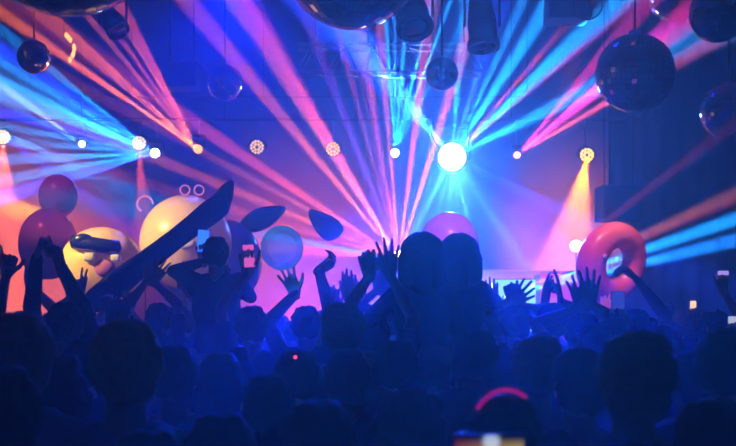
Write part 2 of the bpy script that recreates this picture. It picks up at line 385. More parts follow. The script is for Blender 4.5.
# orange rim glint, imitated by an added string of glowing beads
b = B(); pts = [P(64 + 7 * math.sin(math.pi * k / 12) + (1 - k / 12) * 6, 60 - 27 * k / 12, 12.5) for k in range(13)]
t = thing('glint_string', 'curved orange glint built from tiny glowing beads beside the smallest mirror ball', 'glint', pts[0])
bc = B(); tube(bc, [p - pts[0] for p in pts] + [Vector((pts[-1].x - pts[0].x, 0, Z1 - pts[0].z - .02))], .006); link('wire', bc, M['cable'], t)
eo = emis('orange glint', (1, .35, .08), 3)
first = None
for k in (0, 2, 3, 5, 6, 9, 10, 11):
    if first is None:
        b2 = B(); ball(b2, (0, 0, 0), .022, 2, (1, 1, 1.7)); first = o = link('bulb_or_glint', b2, eo, t)
    else:
        o = first.copy(); C.objects.link(o); o.parent = t
    o.location = pts[k] - pts[0]

# DJ booth
c = P(556, 292, 19.2)
t = thing('dj_booth', 'orange-red booth box on stage in front of the lit wall', 'dj booth', (c.x, c.y, 1.1))
M['red'] = mat('red booth board', (.75, .16, .14), .6, noise=(3, .15)); M['pale'] = mat('pale booth panel', (.8, .8, .82), .5, noise=(3, .1))
b = B(); box(b, (0, 0, .6), (.74, .7, 1.2), .02); link('cabinet', b, M['red'], t, smooth=False)
b = B(); box(b, (.1, 0, 1.22), (.4, .5, .08), .02); link('mixer', b, M['black'], t, smooth=False)
c = P(518, 292, 19.4)
t = thing('led_screen', 'glowing cyan-white light panel on stage beside the orange-red booth box', 'light panel', (c.x, c.y, 1.1))
b = B(); box(b, (0, 0, .56), (.96, .1, 1.12), .01); link('panel_frame', b, M['black'], t, smooth=False)
b = B(); box(b, (0, -.055, .60), (.9, .02, 1.0), .004); link('screen', b, emis('panel light', (.35, .85, 1), 1.3), t, smooth=False)
c = P(600, 285, 20.6)
t = thing('stage_table', 'wide pink-lit table behind the booth box on stage', 'table', (c.x - 1.4, c.y, 1.1))
b = B(); box(b, (0, 0, 1.28), (3.4, .8, .06), .01); link('tabletop', b, M['pale'], t, smooth=False)
b = B(); box(b, (0, -.36, .75), (3.3, .03, 1.0), .005); link('front_panel', b, M['pale'], t, smooth=False)
for sx in (-1, 1):
    for sy in (-1, 1):
        b = B(); box(b, (sx * 1.6, sy * .3, .63), (.06, .06, 1.26), .005); link('leg', b, M['steel'], t, smooth=False)
def globe_lamp(px, py, Y, r, col, s, label):
    c = P(px, py, Y); t = thing('globe_lamp', label, 'stage lamp', (c.x, c.y, 1.1), 'round stage lamps on stands')
    b = B(); ball(b, (0, 0, c.z - 1.1), r, 3); link('bulb_or_glint', b, emis('globe glow', col, s), t)
    b = B(); rod(b, (0, 0, 0), (0, 0, c.z - 1.1 - r * .9), .02); lathe(b, [(0, .2), (.03, .2), (.05, .03)], (0, 0, 0), (0, 0, 1), 20); link('stand', b, M['black'], t)
globe_lamp(576, 246, 20.0, .12, (1, .72, .4), 6, 'round warm lamp glowing in the orange haze beside the pink ring float')
globe_lamp(492, 288, 20.0, .09, (.7, .95, 1), 5, 'round white lamp glowing beside the light panel')
def ring_lamp(px, py, Y, R, label, full=360):
    c = P(px, py, Y); t = thing('ring_lamp', label, 'stage lamp', (c.x, c.y, 1.1), 'thin glowing ring lamps')
    b = B(); n = 28; pts = [Vector((R * math.cos(math.radians(full * k / n)), 0, c.z - 1.1 + R * math.sin(math.radians(full * k / n)))) for k in range(n)]
    tube(b, pts, R * .13, closed=(full == 360)); link('light_ring', b, emis('ring glow', (1, .30, .38), 1.0), t)
    b = B(); rod(b, (0, .02, 0), (0, .02, c.z - 1.1 - R), .015); lathe(b, [(0, .2), (.03, .2), (.05, .02)], (0, .02, 0), (0, 0, 1), 16); link('stand', b, M['black'], t)
ring_lamp(145, 204, 18, .14, 'largest glowing ring lamp, beside the bigger cream ball', 250)
ring_lamp(185, 190, 21, .10, 'small glowing ring lamp, one of a pair, nearer the ball')
ring_lamp(199, 190, 21, .10, 'small glowing ring lamp, one of a pair, nearer the blue float tip')
# stage lamps at the sides
def side_fan(px, py, Y, beams, label, col=(.8, .9, 1.0), s=12, r=.07):
    fixture(px, py, Y, r, col, s, label, 'moving head lamps', beams, hang=False)
side_fan(508, 296, 19.0, [(736, 219, 9.5, CYAN, 2600, .75), (736, 240, 9.5, (.01, .22, 1), 2400, .75), (736, 193, 9, ORANGE, 330, .25), (736, 198, 9, PINK, 200, .25), (700, 150, 10, PINK, 120, .4)],
         'low stage lamp beside the light panel throwing blue beams across the ring float')
side_fan(66, 222, 19.0, [(0, 203, 12, ORANGE, 160, 2.0), (0, 220, 12, (1, .4, .02), 200, 1.8), (0, 238, 12, ORANGE, 200, 1.8), (0, 252, 12, PINK, 120, 1.6)],
         'stage lamp throwing orange beams sideways over the raised hands', (1, .6, .2), 8)
fixture(-8, 128, YS, .07, (.5, .8, 1), 8, 'small lamp just outside the frame, throwing pale beams down over the balloons', 'moving head lamps', [(215, 228, 16, CYAN, 170, 3.2), (235, 262, 16, CYAN, 120, 3.0), (160, 250, 16, BLUE, 150, 3.2)])

# ------------------------------------------------ inflatables
def vinyl(name, col, tr=.3, rough=.25, blend_col=None):
    m = bpy.data.materials.new(name); m.use_nodes = True; nt = m.node_tree; b = nt.nodes['Principled BSDF']
    b.inputs['Base Color'].default_value = (*col, 1); b.inputs['Roughness'].default_value = rough; b.inputs['Coat Weight'].default_value = .4
    t = nt.nodes.new('ShaderNodeBsdfTranslucent'); t.inputs[0].default_value = (*col, 1)
    x = nt.nodes.new('ShaderNodeMixShader'); x.inputs[0].default_value = tr
    nz = nt.nodes.new('ShaderNodeTexNoise'); nz.inputs['Scale'].default_value = 3; bp = nt.nodes.new('ShaderNodeBump'); bp.inputs['Strength'].default_value = .05
    nt.links.new(nz.outputs[0], bp.inputs['Height']); nt.links.new(bp.outputs[0], b.inputs['Normal'])
    nt.links.new(b.outputs[0], x.inputs[1]); nt.links.new(t.outputs[0], x.inputs[2]); nt.links.new(x.outputs[0], nt.nodes['Material Output'].inputs[0])
    return m
V = dict(yellow=vinyl('yellow vinyl', (.95, .72, .22)), cream=vinyl('cream vinyl', (.9, .68, .34)), navy=vinyl('navy vinyl', (.01, .02, .12), .05), pink=vinyl('pink vinyl', (.9, .16, .22)),
         white=vinyl('white vinyl', (.85, .85, .9)), magenta=vinyl('magenta vinyl', (.5, .03, .22)), purple=vinyl('purple vinyl', (.12, .03, .2)), mauve=vinyl('mauve vinyl', (.6, .22, .38)), dark=vinyl('dark grey vinyl', (.02, .015, .05), .05))
def seamed(bm, c, rx, ry, rz_, n=48, m_=24, gores=8, amt=.015):
    rows = []
    for j in range(1, m_):
        th = math.pi * j / m_
        rows.append([bm.verts.new(Vector(c) + Vector((rx * math.sin(th) * math.cos(2 * math.pi * i / n) , ry * math.sin(th) * math.sin(2 * math.pi * i / n), rz_ * math.cos(th))) * (1 - amt + amt * abs(math.sin(gores * math.pi * i / n)))) for i in range(n)])
    top = bm.verts.new(Vector(c) + Vector((0, 0, rz_ * .985))); bot = bm.verts.new(Vector(c) - Vector((0, 0, rz_ * .985)))
    for j in range(len(rows) - 1):
        for i in range(n): bm.faces.new((rows[j][i], rows[j + 1][i], rows[j + 1][(i + 1) % n], rows[j][(i + 1) % n]))
    for i in range(n):
        bm.faces.new((top, rows[0][i], rows[0][(i + 1) % n])); bm.faces.new((bot, rows[-1][(i + 1) % n], rows[-1][i]))
def k2(px, Y): return px / F * Y
# yellow inflatable face wearing dark shades
Y = 11.0; c = P(102, 268, Y)
t = thing('inflatable_ball', 'yellow inflatable head wearing long dark blue shades, held over the crowd', 'inflatable', c, 'giant inflatables')
b = B(); seamed(b, (0, 0, 0), k2(42, Y), k2(40, Y), k2(41, Y)); link('ball_skin', b, V['yellow'], t)
b = B(); yy = -k2(38, Y)
tube(b, [P(x, y, Y + yy - .02 + .075 * ((x - 97) / 27) ** 2) - c for x, y in [(72, 243), (74, 242), (84, 243), (97, 245), (110, 247), (118, 248), (121, 249)]],
     lambda s: k2(7.2, Y) * (1 - .9 * max(0, abs(s - .5) * 2 - .9) / .1 * .7), 16)
ball(b, P(83, 240, Y + yy - .01) - c, k2(8, Y), 3, (1.2, .8, .8)); link('shades', b, V['navy'], t)
for x, y, w, h in ((90, 257, 11, 8), (116, 258, 9, 7)):
    b = B(); box(b, P(x, y, Y + yy - .02) - c, (k2(w, Y), .1, k2(h, Y)), .02); link('tooth', b, V['white'], t)
b = B(); ball(b, P(104, 268, Y + yy + .02) - c, k2(9, Y), 3, (1.2, .6, 1)); link('nose', b, V['mauve'], t)
Y = 12.0; c = P(186, 242, Y)
t = thing('inflatable_ball', 'bigger cream inflatable ball partly behind the long blue float', 'inflatable', c, 'giant inflatables')
b = B(); seamed(b, (0, 0, 0), k2(46, Y), k2(44, Y), k2(47, Y), gores=6); link('ball_skin', b, V['cream'], t)
b = B(); ball(b, P(184, 243, Y - k2(43.5, Y)) - c, k2(8, Y), 3, (1.3, .3, .7)); link('eye', b, V['white'], t)
b = B(); ball(b, P(180, 277, Y - k2(27, Y)) - c, k2(6, Y), 3, (1.3, .5, .8)); link('mouth', b, V['pink'], t)
Y = 12.6; c = P(228, 262, Y)
b = B(); seamed(b, (0, 0, 0), k2(34, Y), k2(34, Y), k2(42, Y), gores=6)
tag(link('inflatable_ball', b, V['mauve'], loc=c), 'dull mauve inflatable ball behind the shoulder rider and the cream ball', 'inflatable', 'giant inflatables')
# long blue lilo held on the diagonal
Y = 9.0; up = P(233, 181, Y); lo = P(78, 300, Y); d = (lo - up); L = d.length; t0 = up
b = B(); n = 20; SGN = 1
prof = [(0, 1.5, 2), (.02, 5.0, 5), (.06, 9, 8), (.12, 11.8, 9), (.2, 12.4, 10), (.3, 11, 10), (.42, 10.5, 10), (.6, 11.5, 10), (.8, 13.5, 10), (.93, 12.5, 9), (.98, 9, 6), (1, 4, 3)]
rings = []
nrm = d.normalized(); side = nrm.cross(Vector((0, 1, 0))).normalized()
for s, hw, th in prof:
    ctr = Vector((0, 0, 0)) + d * s + side * (k2(11, Y) * min(1, s / .12)) * SGN
    hwm = k2(max(hw, 2.0), Y); thm = k2(th, Y) * .8
    rings.append([b.verts.new(ctr + side * (hwm * math.cos(2 * math.pi * i / n)) + Vector((0, thm * math.sin(2 * math.pi * i / n), 0))) for i in range(n)])
for k in range(len(rings) - 1):
    for i in range(n): b.faces.new((rings[k][i], rings[k][(i + 1) % n], rings[k + 1][(i + 1) % n], rings[k + 1][i]))
b.faces.new(rings[0][::-1]); b.faces.new(rings[-1])
t = thing('pool_float', 'long dark blue pool float held up on a steep diagonal', 'inflatable', t0, 'giant inflatables')
link('float_body', b, V['navy'], t)
b = B(); lathe(b, [(0, .02), (.03, .022), (.045, .012)], d * .02 - side * .02, -nrm, 12); link('valve', b, V['white'], t)
# fin shapes
def fin(pts_px, Y, th, m, label, sparkle=False):
    c = P(pts_px[0][0], pts_px[0][1], Y); pts = [P(x, y, Y) - c for x, y in pts_px]
    cen = sum(pts, Vector()) / len(pts); b = B(); layers = []
    for f, dy in ((.55, -th), (.85, -th * .75), (1, 0), (.85, th * .75), (.55, th)):
        layers.append([b.verts.new(cen + (p - cen) * f + Vector((0, dy, 0))) for p in pts])
    nn = len(pts)
    for k in range(4):
        for i in range(nn): b.faces.new((layers[k][i], layers[k][(i + 1) % nn], layers[k + 1][(i + 1) % nn], layers[k + 1][i]))
    b.faces.new(layers[0][::-1]); b.faces.new(layers[-1]); bmesh.ops.recalc_face_normals(b, faces=b.faces[:])
    o = link('inflatable_fin', b, m, loc=c); s = o.modifiers.new('s', 'SUBSURF'); s.levels = 2; s.render_levels = 2
    return tag(o, label, 'inflatable', 'giant inflatables')
fin([(232, 230), (241, 219), (252, 209), (266, 205), (289, 204), (287, 211), (278, 221), (266, 231), (250, 235)], 14, .18, V['dark'], 'dark glossy inflatable shark shape floating above the clear teal ball')
fin([(303, 206), (316, 210), (330, 214), (343, 222), (346, 232), (338, 240), (326, 244), (314, 232)], 14.4, .15, V['purple'], 'dark purple inflatable fin in the pink beams above the cupped hand')
# left magenta shapes
Y = 15; c = P(58, 196, Y)
b = B(); seamed(b, (0, 0, 0), k2(19, Y), k2(17, Y), k2(22, Y), gores=6)
tag(link('balloon', b, V['magenta'], loc=c), 'magenta balloon above the purple domed inflatable', 'balloon', 'giant inflatables')
Y = 14.4; c = P(48, 244, Y)
b = B(); seamed(b, (0, 0, 0), k2(29, Y), k2(26, Y), k2(36, Y), gores=5)
tag(link('inflatable_dome', b, V['purple'], loc=c), 'purple domed inflatable behind the clasped hands', 'inflatable', 'giant inflatables')
Y = 12; c = P(449, 246, Y)
b = B(); seamed(b, (0, 0, 0), k2(30, Y), k2(28, Y), k2(34, Y), gores=1, amt=0)
t = thing('balloon', 'big pink balloon behind the two shoulder riders', 'balloon', c, 'giant inflatables'); link('balloon_skin', b, V['pink'], t)
b = B(); lathe(b, [(-k2(37, Y), .05), (-k2(35, Y), .02), (-k2(33, Y), .03)], (0, 0, 0), (0, 0, 1), 12); link('knot', b, V['pink'], t)
# ring float
Y = 8.6; c = P(613, 263, Y)
t = thing('swim_ring', 'pink inflatable swim ring tilted above the raised hands', 'inflatable', c, 'giant inflatables')
b = B(); nM, nm = 64, 28; Rm = k2(28.5, Y); rm = k2(13.4, Y); rows = []
for i in range(nM):
    a = 2 * math.pi * i / nM; row = []
    rr = rm * (1 + .10 * math.cos(a - math.pi * .85)) * (1 - .02 * abs(math.sin(8 * a)))
    for j in range(nm):
        e = 2 * math.pi * j / nm; u = Rm + rr * math.cos(e)
        row.append(b.verts.new((u * math.cos(a), rr * math.sin(e), u * math.sin(a))))
    rows.append(row)
for i in range(nM):
    for j in range(nm): b.faces.new((rows[i][j], rows[i][(j + 1) % nm], rows[(i + 1) % nM][(j + 1) % nm], rows[(i + 1) % nM][j]))
bmesh.ops.recalc_face_normals(b, faces=b.faces[:])
ro = link('ring_tube', b, V['pink'], t); ro.rotation_euler = (math.radians(14), math.radians(-25), math.radians(24))
b = B(); lathe(b, [(0, .02), (.025, .02), (.03, .01)], (-Rm * .7, -rm * 1.0, Rm * .7), (0, -1, 0), 12); o = link('valve', b, V['white'], t); o.rotation_euler = ro.rotation_euler
# lens ghost, built as a clear teal ball on the raised hand
Y = 7.0; c = P(282, 248, Y)
mt = bpy.data.materials.new('clear teal ghost'); mt.use_nodes = True; nt = mt.node_tree; nt.nodes.clear()
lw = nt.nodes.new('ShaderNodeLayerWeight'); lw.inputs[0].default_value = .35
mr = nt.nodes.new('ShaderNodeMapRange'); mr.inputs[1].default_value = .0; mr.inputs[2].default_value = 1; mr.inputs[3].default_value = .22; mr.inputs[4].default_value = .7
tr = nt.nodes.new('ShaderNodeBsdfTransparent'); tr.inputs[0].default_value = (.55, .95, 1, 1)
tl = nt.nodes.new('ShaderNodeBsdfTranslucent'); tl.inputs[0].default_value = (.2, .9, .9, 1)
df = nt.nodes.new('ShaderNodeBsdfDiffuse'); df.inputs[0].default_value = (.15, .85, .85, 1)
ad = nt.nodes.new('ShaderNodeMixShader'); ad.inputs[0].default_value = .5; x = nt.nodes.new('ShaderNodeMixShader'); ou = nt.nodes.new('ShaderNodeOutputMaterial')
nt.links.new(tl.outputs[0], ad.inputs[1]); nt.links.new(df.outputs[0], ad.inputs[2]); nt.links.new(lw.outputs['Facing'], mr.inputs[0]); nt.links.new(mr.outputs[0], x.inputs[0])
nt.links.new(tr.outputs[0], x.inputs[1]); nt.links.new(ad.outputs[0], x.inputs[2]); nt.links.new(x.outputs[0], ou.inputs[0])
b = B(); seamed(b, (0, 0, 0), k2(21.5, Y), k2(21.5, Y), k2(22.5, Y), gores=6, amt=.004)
tag(link('lens_ghost_ball', b, mt, loc=c), 'see-through teal ball standing in for a lens ghost, on a raised arm', 'lens ghost', 'giant inflatables')
# ------------------------------------------------ people
SKINS = [mat('skin tone ' + n, c, .6, noise=(30, .1), spec=.3) for n, c in (('light', (.42, .25, .19)), ('tan', (.30, .17, .11)), ('brown', (.14, .08, .05)))]
CLOTH = [mat('cotton ' + n, c, .9, noise=(25, .2), spec=.15) for n, c in (('black', (.015, .015, .02)), ('navy', (.02, .03, .09)), ('grey', (.10, .10, .11)), ('white', (.35, .35, .37)), ('burgundy', (.12, .02, .03)))]
DENIM = mat('dark denim', (.03, .04, .08), .8, noise=(40, .3)); SHOE = mat('black shoe', (.02, .02, .02), .5, noise=(20, .2))
HAIRS = [mat('hair ' + n, c, .75, noise=(60, .4), spec=.15) for n, c in (('black', (.01, .008, .008)), ('brown', (.04, .02, .012)), ('blond', (.22, .14, .06)))]
def cap(b, p, rp, q, rq, n=12):
    p = Vector(p); q = Vector(q)
    ball(b, p, rp, 2); ball(b, q, rq, 2)
    if (q - p).length > 1e-4: rod(b, p, q, rp, rq, n=n)
HK = [1.0]
TEX = bpy.data.textures.new('hair clumps', 'CLOUDS'); TEX.noise_scale = .035; TEX.noise_depth = 2
def remesh(bm, voxel, name, m, smooth_it=3, parent=None):
    me = bpy.data.meshes.new('tmp'); bm.to_mesh(me); bm.free()
    o = bpy.data.objects.new('tmp', me); C.objects.link(o)
    r = o.modifiers.new('r', 'REMESH'); r.mode = 'VOXEL'; r.voxel_size = voxel; r.use_smooth_shade = True
    s = o.modifiers.new('s', 'SMOOTH'); s.factor = .5; s.iterations = smooth_it
    if name == 'hair':
        dm = o.modifiers.new('d', 'DISPLACE'); dm.texture = TEX; dm.strength = .035 * HK[0]; dm.mid_level = .45
    dg = bpy.context.evaluated_depsgraph_get(); dg.update()
    me2 = bpy.data.meshes.new_from_object(o.evaluated_get(dg)); me2.name = name
    bpy.data.objects.remove(o); bpy.data.meshes.remove(me)
    me2.materials.clear(); me2.materials.append(m)
    o2 = bpy.data.objects.new(name, me2); C.objects.link(o2)
    if parent: o2.parent = parent
    return o2
POSE = {  # curl of the four fingers, thumb out angle, spread
    'open': ([8, 5, 6, 10], 48, 11), 'relaxed': ([35, 42, 48, 52], 30, 5), 'fist': ([82, 84, 84, 82], 10, 1), 'together': ([6, 4, 6, 8], 22, 3),
    'point': ([5, 80, 82, 80], 20, 4), 'two': ([6, 6, 80, 80], 15, 10), 'shaka': ([75, 80, 78, 8], 55, 10), 'grip': ([58, 60, 60, 58], 35, 3), 'pinch': ([55, 15, 8, 6], 25, 9), 'claw': ([38, 42, 44, 40], 50, 12)}
def hand(b, W, d, n, side_sign, pose, s=1.0):
    """palm and five fingers; d fingers' direction, n palm normal, thumb towards side_sign * side"""
    d = d.normalized(); n = (n - d * n.dot(d)).normalized(); sd = d.cross(n) * side_sign
    curls, th, sp = POSE[pose]
    wr = W
    lens = [.084, .094, .088, .070]; kn = []
    for i, (off, fwd) in enumerate(((.035, .088), (.012, .094), (-.012, .090), (-.034, .082))):
        k = W + d * fwd * s + sd * off * s; kn.append(k)
        cap(b, W + sd * off * .6 * s + d * .005, .0155 * s, k, .0125 * s, 8)
    for i in range(4):
        a = math.radians(sp * (1.5 - i)); dirv = (d * math.cos(a) + sd * math.sin(a)).normalized()
        ax = n.cross(dirv).normalized(); p = kn[i]; ang = 0
        for j, fr in enumerate((.44, .31, .25)):
            ang += math.radians(curls[i]) * (1, 1.1, .7)[j]
            v = dirv * math.cos(ang) + n * math.sin(ang)
            q = p + v * lens[i] * fr * s
            cap(b, p, (.0102 - .0007 * j) * s, q, (.0096 - .0007 * j) * s, 8); p = q
    p = W + d * .02 * s + sd * .026 * s; a = math.radians(th)
    v = (d * math.cos(a) + sd * math.sin(a) + n * .35).normalized()
    q = p + v * .045 * s; cap(b, p, .016 * s, q, .0125 * s, 8)
    v = (v + d * .35 + n * .1).normalized(); r = q + v * .033 * s; cap(b, q, .0125 * s, r, .0108 * s, 8)
    v = (v + d * .4).normalized(); cap(b, r, .0108 * s, r + v * .025 * s, .009 * s, 8)
def ik(Sh, W, l1, l2, pole):
    v = W - Sh; D = v.length; mx = (l1 + l2) * .995
    if D > mx: W = Sh + v * (mx / D); v = W - Sh; D = mx
    if D < abs(l1 - l2) + .02: D = abs(l1 - l2) + .02
    a = (l1 * l1 - l2 * l2 + D * D) / (2 * D); h = math.sqrt(max(0, l1 * l1 - a * a)); u = v.normalized()
    pp = (pole - u * pole.dot(u)).normalized()
    return Sh + u * a + pp * h, W
def build_person(top_z, loc, arms, hair, ci, hi, si, label, group, seated=False, rz=0.0, voxel=.0062, sleeve='short', extra=None):
    """arms: {+1 / -1: (tip world point, tilt in degrees, pose, palm)}; the person's own frame faces the stage (+Y)"""
    s = top_z / 1.765 if not seated else 1.0
    zoff = 0 if not seated else top_z - 1.765
    x, y = loc; R = Matrix.Rotation(rz, 3, 'Z')
    def loc_of(pw): return (R.inverted() @ (Vector(pw) - Vector((x, y, zoff)))) / s
    b = B(); sh = B(); tr = B(); sho = B()
    # trunk, neck, head
    for bm_, e in ((b, 0), (sh, .014)):
        ball(bm_, (0, 0, 1.28), 1, 3, (.16 + e, .105 + e, .2 + e)); ball(bm_, (0, .005, 1.09), 1, 3, (.135 + e, .095 + e, .17 + e))
        cap(bm_, (-.145, 0, 1.415), .058 + e, (.145, 0, 1.415), .058 + e)
        cap(bm_, (-.07, 0, 1.45), .05 + e, (.07, 0, 1.45), .05 + e)
    ball(sh, (0, 0, .98), 1, 3, (.168, .122, .12))
    ball(b, (0, 0, .95), 1, 3, (.162, .112, .13)); ball(tr, (0, 0, .945), 1, 3, (.172, .12, .125))
    cap(b, (0, -.01, 1.43), .062, (0, .005, 1.57), .052)
    ball(b, (0, .01, 1.645), 1, 3, (.076, .097, .115)); ball(b, (0, .045, 1.59), 1, 3, (.054, .055, .055))
    cap(b, (0, .103, 1.66), .009, (0, .118, 1.628), .013); cap(b, (-.018, .097, 1.598), .009, (.018, .097, 1.598), .009)
    for q in (-1, 1):
        ball(b, (q * .077, .0, 1.635), 1, 2, (.012, .02, .032)); ball(b, (q * .03, .088, 1.655), .0135, 2)
        cap(b, (q * .012, .096, 1.675), .009, (q * .048, .086, 1.678), .008)
    # legs
    for q in (-1, 1):
        if seated: hp, kn, an = Vector((q * .09, .02, .93)), Vector((q * .17, .40, .90)), Vector((q * .13, .43, .48))
        else: hp, kn, an = Vector((q * .09, 0, .92)), Vector((q * .105, .02, .5)), Vector((q * .11, -.01, .09))
        for bm_, e in ((b, 0), (tr, .012)):
            cap(bm_, hp, .088 + e, kn, .057 + e); cap(bm_, kn, .056 + e, an, .038 + e)
            cap(bm_, kn.lerp(an, .15), .05 + e, kn.lerp(an, .35), .055 + e)
        toe = an + Vector((q * .015, .15, -.055 if not seated else -.09)); heel = an + Vector((0, -.035, -.045))
        cap(b, heel, .032, toe, .028); cap(b, an, .036, heel, .03)
        cap(sho, heel, .042, toe, .036); cap(sho, an.lerp(heel, .4), .045, heel, .04)
    ends = {}
    for q in (-1, 1):
        Sh = Vector((q * .175, 0, 1.42))
        if q in arms:
            tip, tilt, pose, palm = arms[q]
            T = loc_of(tip)
            a = math.radians(tilt); hd = R.inverted() @ Vector((math.sin(a), .12, math.cos(a))); hd.normalize()
            reach = {'fist': .11, 'grip': .135, 'relaxed': .15, 'claw': .15, 'shaka': .12}.get(pose, .185)
            W = T - hd * reach
            Sh = Sh + Vector((-q * .02, .01, .045 if W.z > 1.4 else 0))
            E_, W = ik(Sh, W, .295, .265, Vector((q * .8, .15, -.35)))
            n = R.inverted() @ (Vector((0, 1, 0)) if palm == 'fwd' else Vector((0, -1, 0)) if palm == 'back' else Vector((-q, .3, 0)))
        else:
            E_ = Vector((q * .235, -.01, 1.14)); W = Vector((q * .21, .10, .90)); hd = Vector((0, .25, -1)).normalized(); pose = 'relaxed'; n = Vector((-q, 0, 0))
        cap(b, Sh, .048, E_, .038); cap(b, E_, .039, E_.lerp(W, .3), .039); cap(b, E_.lerp(W, .3), .039, W, .025); 
        dv = hd; sgn = 1 if (dv.cross(n)).dot(Vector((-q, 0, 0)) if abs(n.x) < .7 else Vector((0, 1, 0))) > 0 else -1
        hand(b, W, dv, n, sgn, pose, 1.1)
        cap(b, W - dv * .02, .024, W + dv * .02, .022)
        cap(sh, Sh, .060, Sh.lerp(E_, .62), .054)
        if sleeve == 'long': cap(sh, Sh.lerp(E_, .6), .054, E_, .048); cap(sh, E_, .049, W, .034)
        ends[q] = (W, hd, n)
    root = remesh(b, voxel, 'person', SKINS[si], 1)
    root.location = (x, y, zoff); root.scale = (s, s, s); root.rotation_euler = (0, 0, rz)
    remesh(sh, .014, 'shirt', CLOTH[ci], 4, root); remesh(tr, .014, 'trousers', DENIM, 4, root); remesh(sho, .012, 'shoes', SHOE, 3, root)
    h = B()
    if hair == 'cap':
        lathe(h, [(0, .088), (.04, .09), (.08, .078), (.105, .045), (.115, .008)], (0, .0, 1.66), (0, .08, 1), 28)
        ball(h, (0, .12, 1.672), 1, 3, (.07, .075, .008)); ball(h, (0, 0, 1.778), .011, 2)
        o = link('baseball_cap', h, CLOTH[(ci + 2) % 3], root)
        h = B(); ball(h, (0, -.018, 1.635), 1, 3, (.081, .086, .085)); remesh(h, .012, 'hair', HAIRS[hi], 2, root)
    elif hair != 'bald':
        ball(h, (0, -.016, 1.662), 1, 3, (.094, .104, .108))
        if hair in ('long', 'ponytail'): ball(h, (0, -.03, 1.64), 1, 3, (.088, .09, .11))
        if hair == 'long':
            rnd = random.Random(int(x * 100))
            for k in range(-3, 4): cap(h, (k * .024, -.05, 1.64), .036, (k * .032 + rnd.uniform(-.008, .008), -.085, 1.38 + .02 * abs(k)), .022)
        if hair == 'ponytail': cap(h, (0, -.1, 1.70), .03, (0, -.14, 1.60), .035); cap(h, (0, -.14, 1.60), .035, (.01, -.12, 1.42), .012)
        if hair == 'bun': ball(h, (0, -.06, 1.785), .048, 3, (1.1, 1, .9))
        if hair == 'curly':
            rnd = random.Random(int(x * 100) + 5)
            for k in range(70):
                v = Vector((rnd.gauss(0, 1), rnd.gauss(0, 1) - .5, rnd.gauss(0, 1) + .25)).normalized()
                ball(h, Vector((0, -.02, 1.665)) + Vector((v.x * .095, v.y * .1, v.z * .1)), rnd.uniform(.02, .032), 1)
        if hair == 'puffy': cap(h, (0, -.05, 1.6), .075, (0, -.06, 1.46), .06)
        HK[0] = .3 if hair == 'puffy' else 1
        if hair == 'puffy':
            ball(h, (0, -.03, 1.68), 1, 3, (.135, .115, .12)); cap(h, (-.08, -.04, 1.62), .075, (-.09, -.05, 1.5), .06); cap(h, (.08, -.04, 1.62), .075, (.09, -.05, 1.5), .06)
        remesh(h, .011, 'hair', HAIRS[hi], 2 if hair != 'curly' else 1, root)
    tag(root, label, 'person', group)
    return root, ends
# ------------------------------------------------ the named people: raised hands, riders, phones
PLACED = []
G = 'crowd with raised hands'
def tip(px, py, Y): return P(px, py, Y)
def raiser(bodypx, Y, toppy, arms, hair, ci, hi, si, label, **kw):
    """body centre px at distance Y, head top at toppy"""
    c = P(bodypx, toppy, Y); PLACED.append((c.x, Y))
    return build_person(c.z, (c.x, Y), arms, hair, ci, hi, si, label, G, **kw)
raiser(22, 5.9, 318, {-1: (tip(11, 245, 6.05), 8, 'shaka', 'back')}, 'short', 0, 0, 1, 'person raising one hand with thumb and little finger out, at the frame edge')
raiser(30, 6.9, 312, {1: (tip(36, 259, 7.0), 10, 'pinch', 'fwd')}, 'short', 1, 1, 0, 'person raising one hand with finger and thumb forming a ring')
raiser(66, 5.6, 302, {-1: (tip(42, 237, 5.8), 12, 'fist', 'side'), 1: (tip(51, 236, 5.8), -18, 'fist', 'side')}, 'short', 0, 0, 1, 'person with both hands clasped together high over the head', sleeve='long')
raiser(85, 8.6, 304, {-1: (tip(79, 270, 8.7), -5, 'two', 'fwd')}, 'bun', 2, 1, 0, 'person raising two fingers in front of the yellow inflatable')
raiser(158, 8.2, 303, {1: (tip(167, 262, 8.3), 35, 'open', 'fwd'), -1: (tip(150, 266, 8.3), 10, 'fist', 'fwd')}, 'short', 0, 0, 0, 'person with one fist and one open hand up under the cream ball')
raiser(180, 8.8, 306, {1: (tip(190, 264, 8.9), 25, 'open', 'fwd')}, 'ponytail', 1, 2, 0, 'person raising a small spread hand beneath the cream ball eye')
raiser(118, 7.9, 300, {1: (P(128, 277, 8.7), 10, 'grip', 'fwd'), -1: (P(108, 287, 8.6), 5, 'grip', 'fwd')}, 'cap', 2, 0, 0, 'person in a cap pushing up the long blue float')
# rider with the blue-lit phone
SR = P(219, 237, 7.0)
rider, ends = build_person(SR.z, (SR.x - .02, 7.0), {-1: (P(203, 243, 7.15), -4, 'grip', 'back'), 1: (P(226, 262, 7.2), 20, 'relaxed', 'fwd')}, 'short', 0, 0, 1,
    'person riding on shoulders and holding up a phone with a glowing blue screen', G, seated=True, sleeve='long'); PLACED.append((SR.x, 7.0))
cr = P(216, 300, 7.0); seat_z = SR.z - 1.765 + .93 - .10
build_person(seat_z + .31, (SR.x - .02, 6.98), {-1: (Vector((SR.x - .19, 7.28, seat_z + .04)), 20, 'relaxed', 'fwd'), 1: (Vector((SR.x + .15, 7.28, seat_z + .04)), -20, 'relaxed', 'fwd')}, 'short', 1, 1, 0, 'person carrying the rider with the glowing blue phone', G)
raiser(252, 6.2, 306, {-1: (tip(247, 250, 6.35), -3, 'grip', 'back')}, 'short', 0, 0, 0, 'person holding a phone with a pink and violet screen straight up')
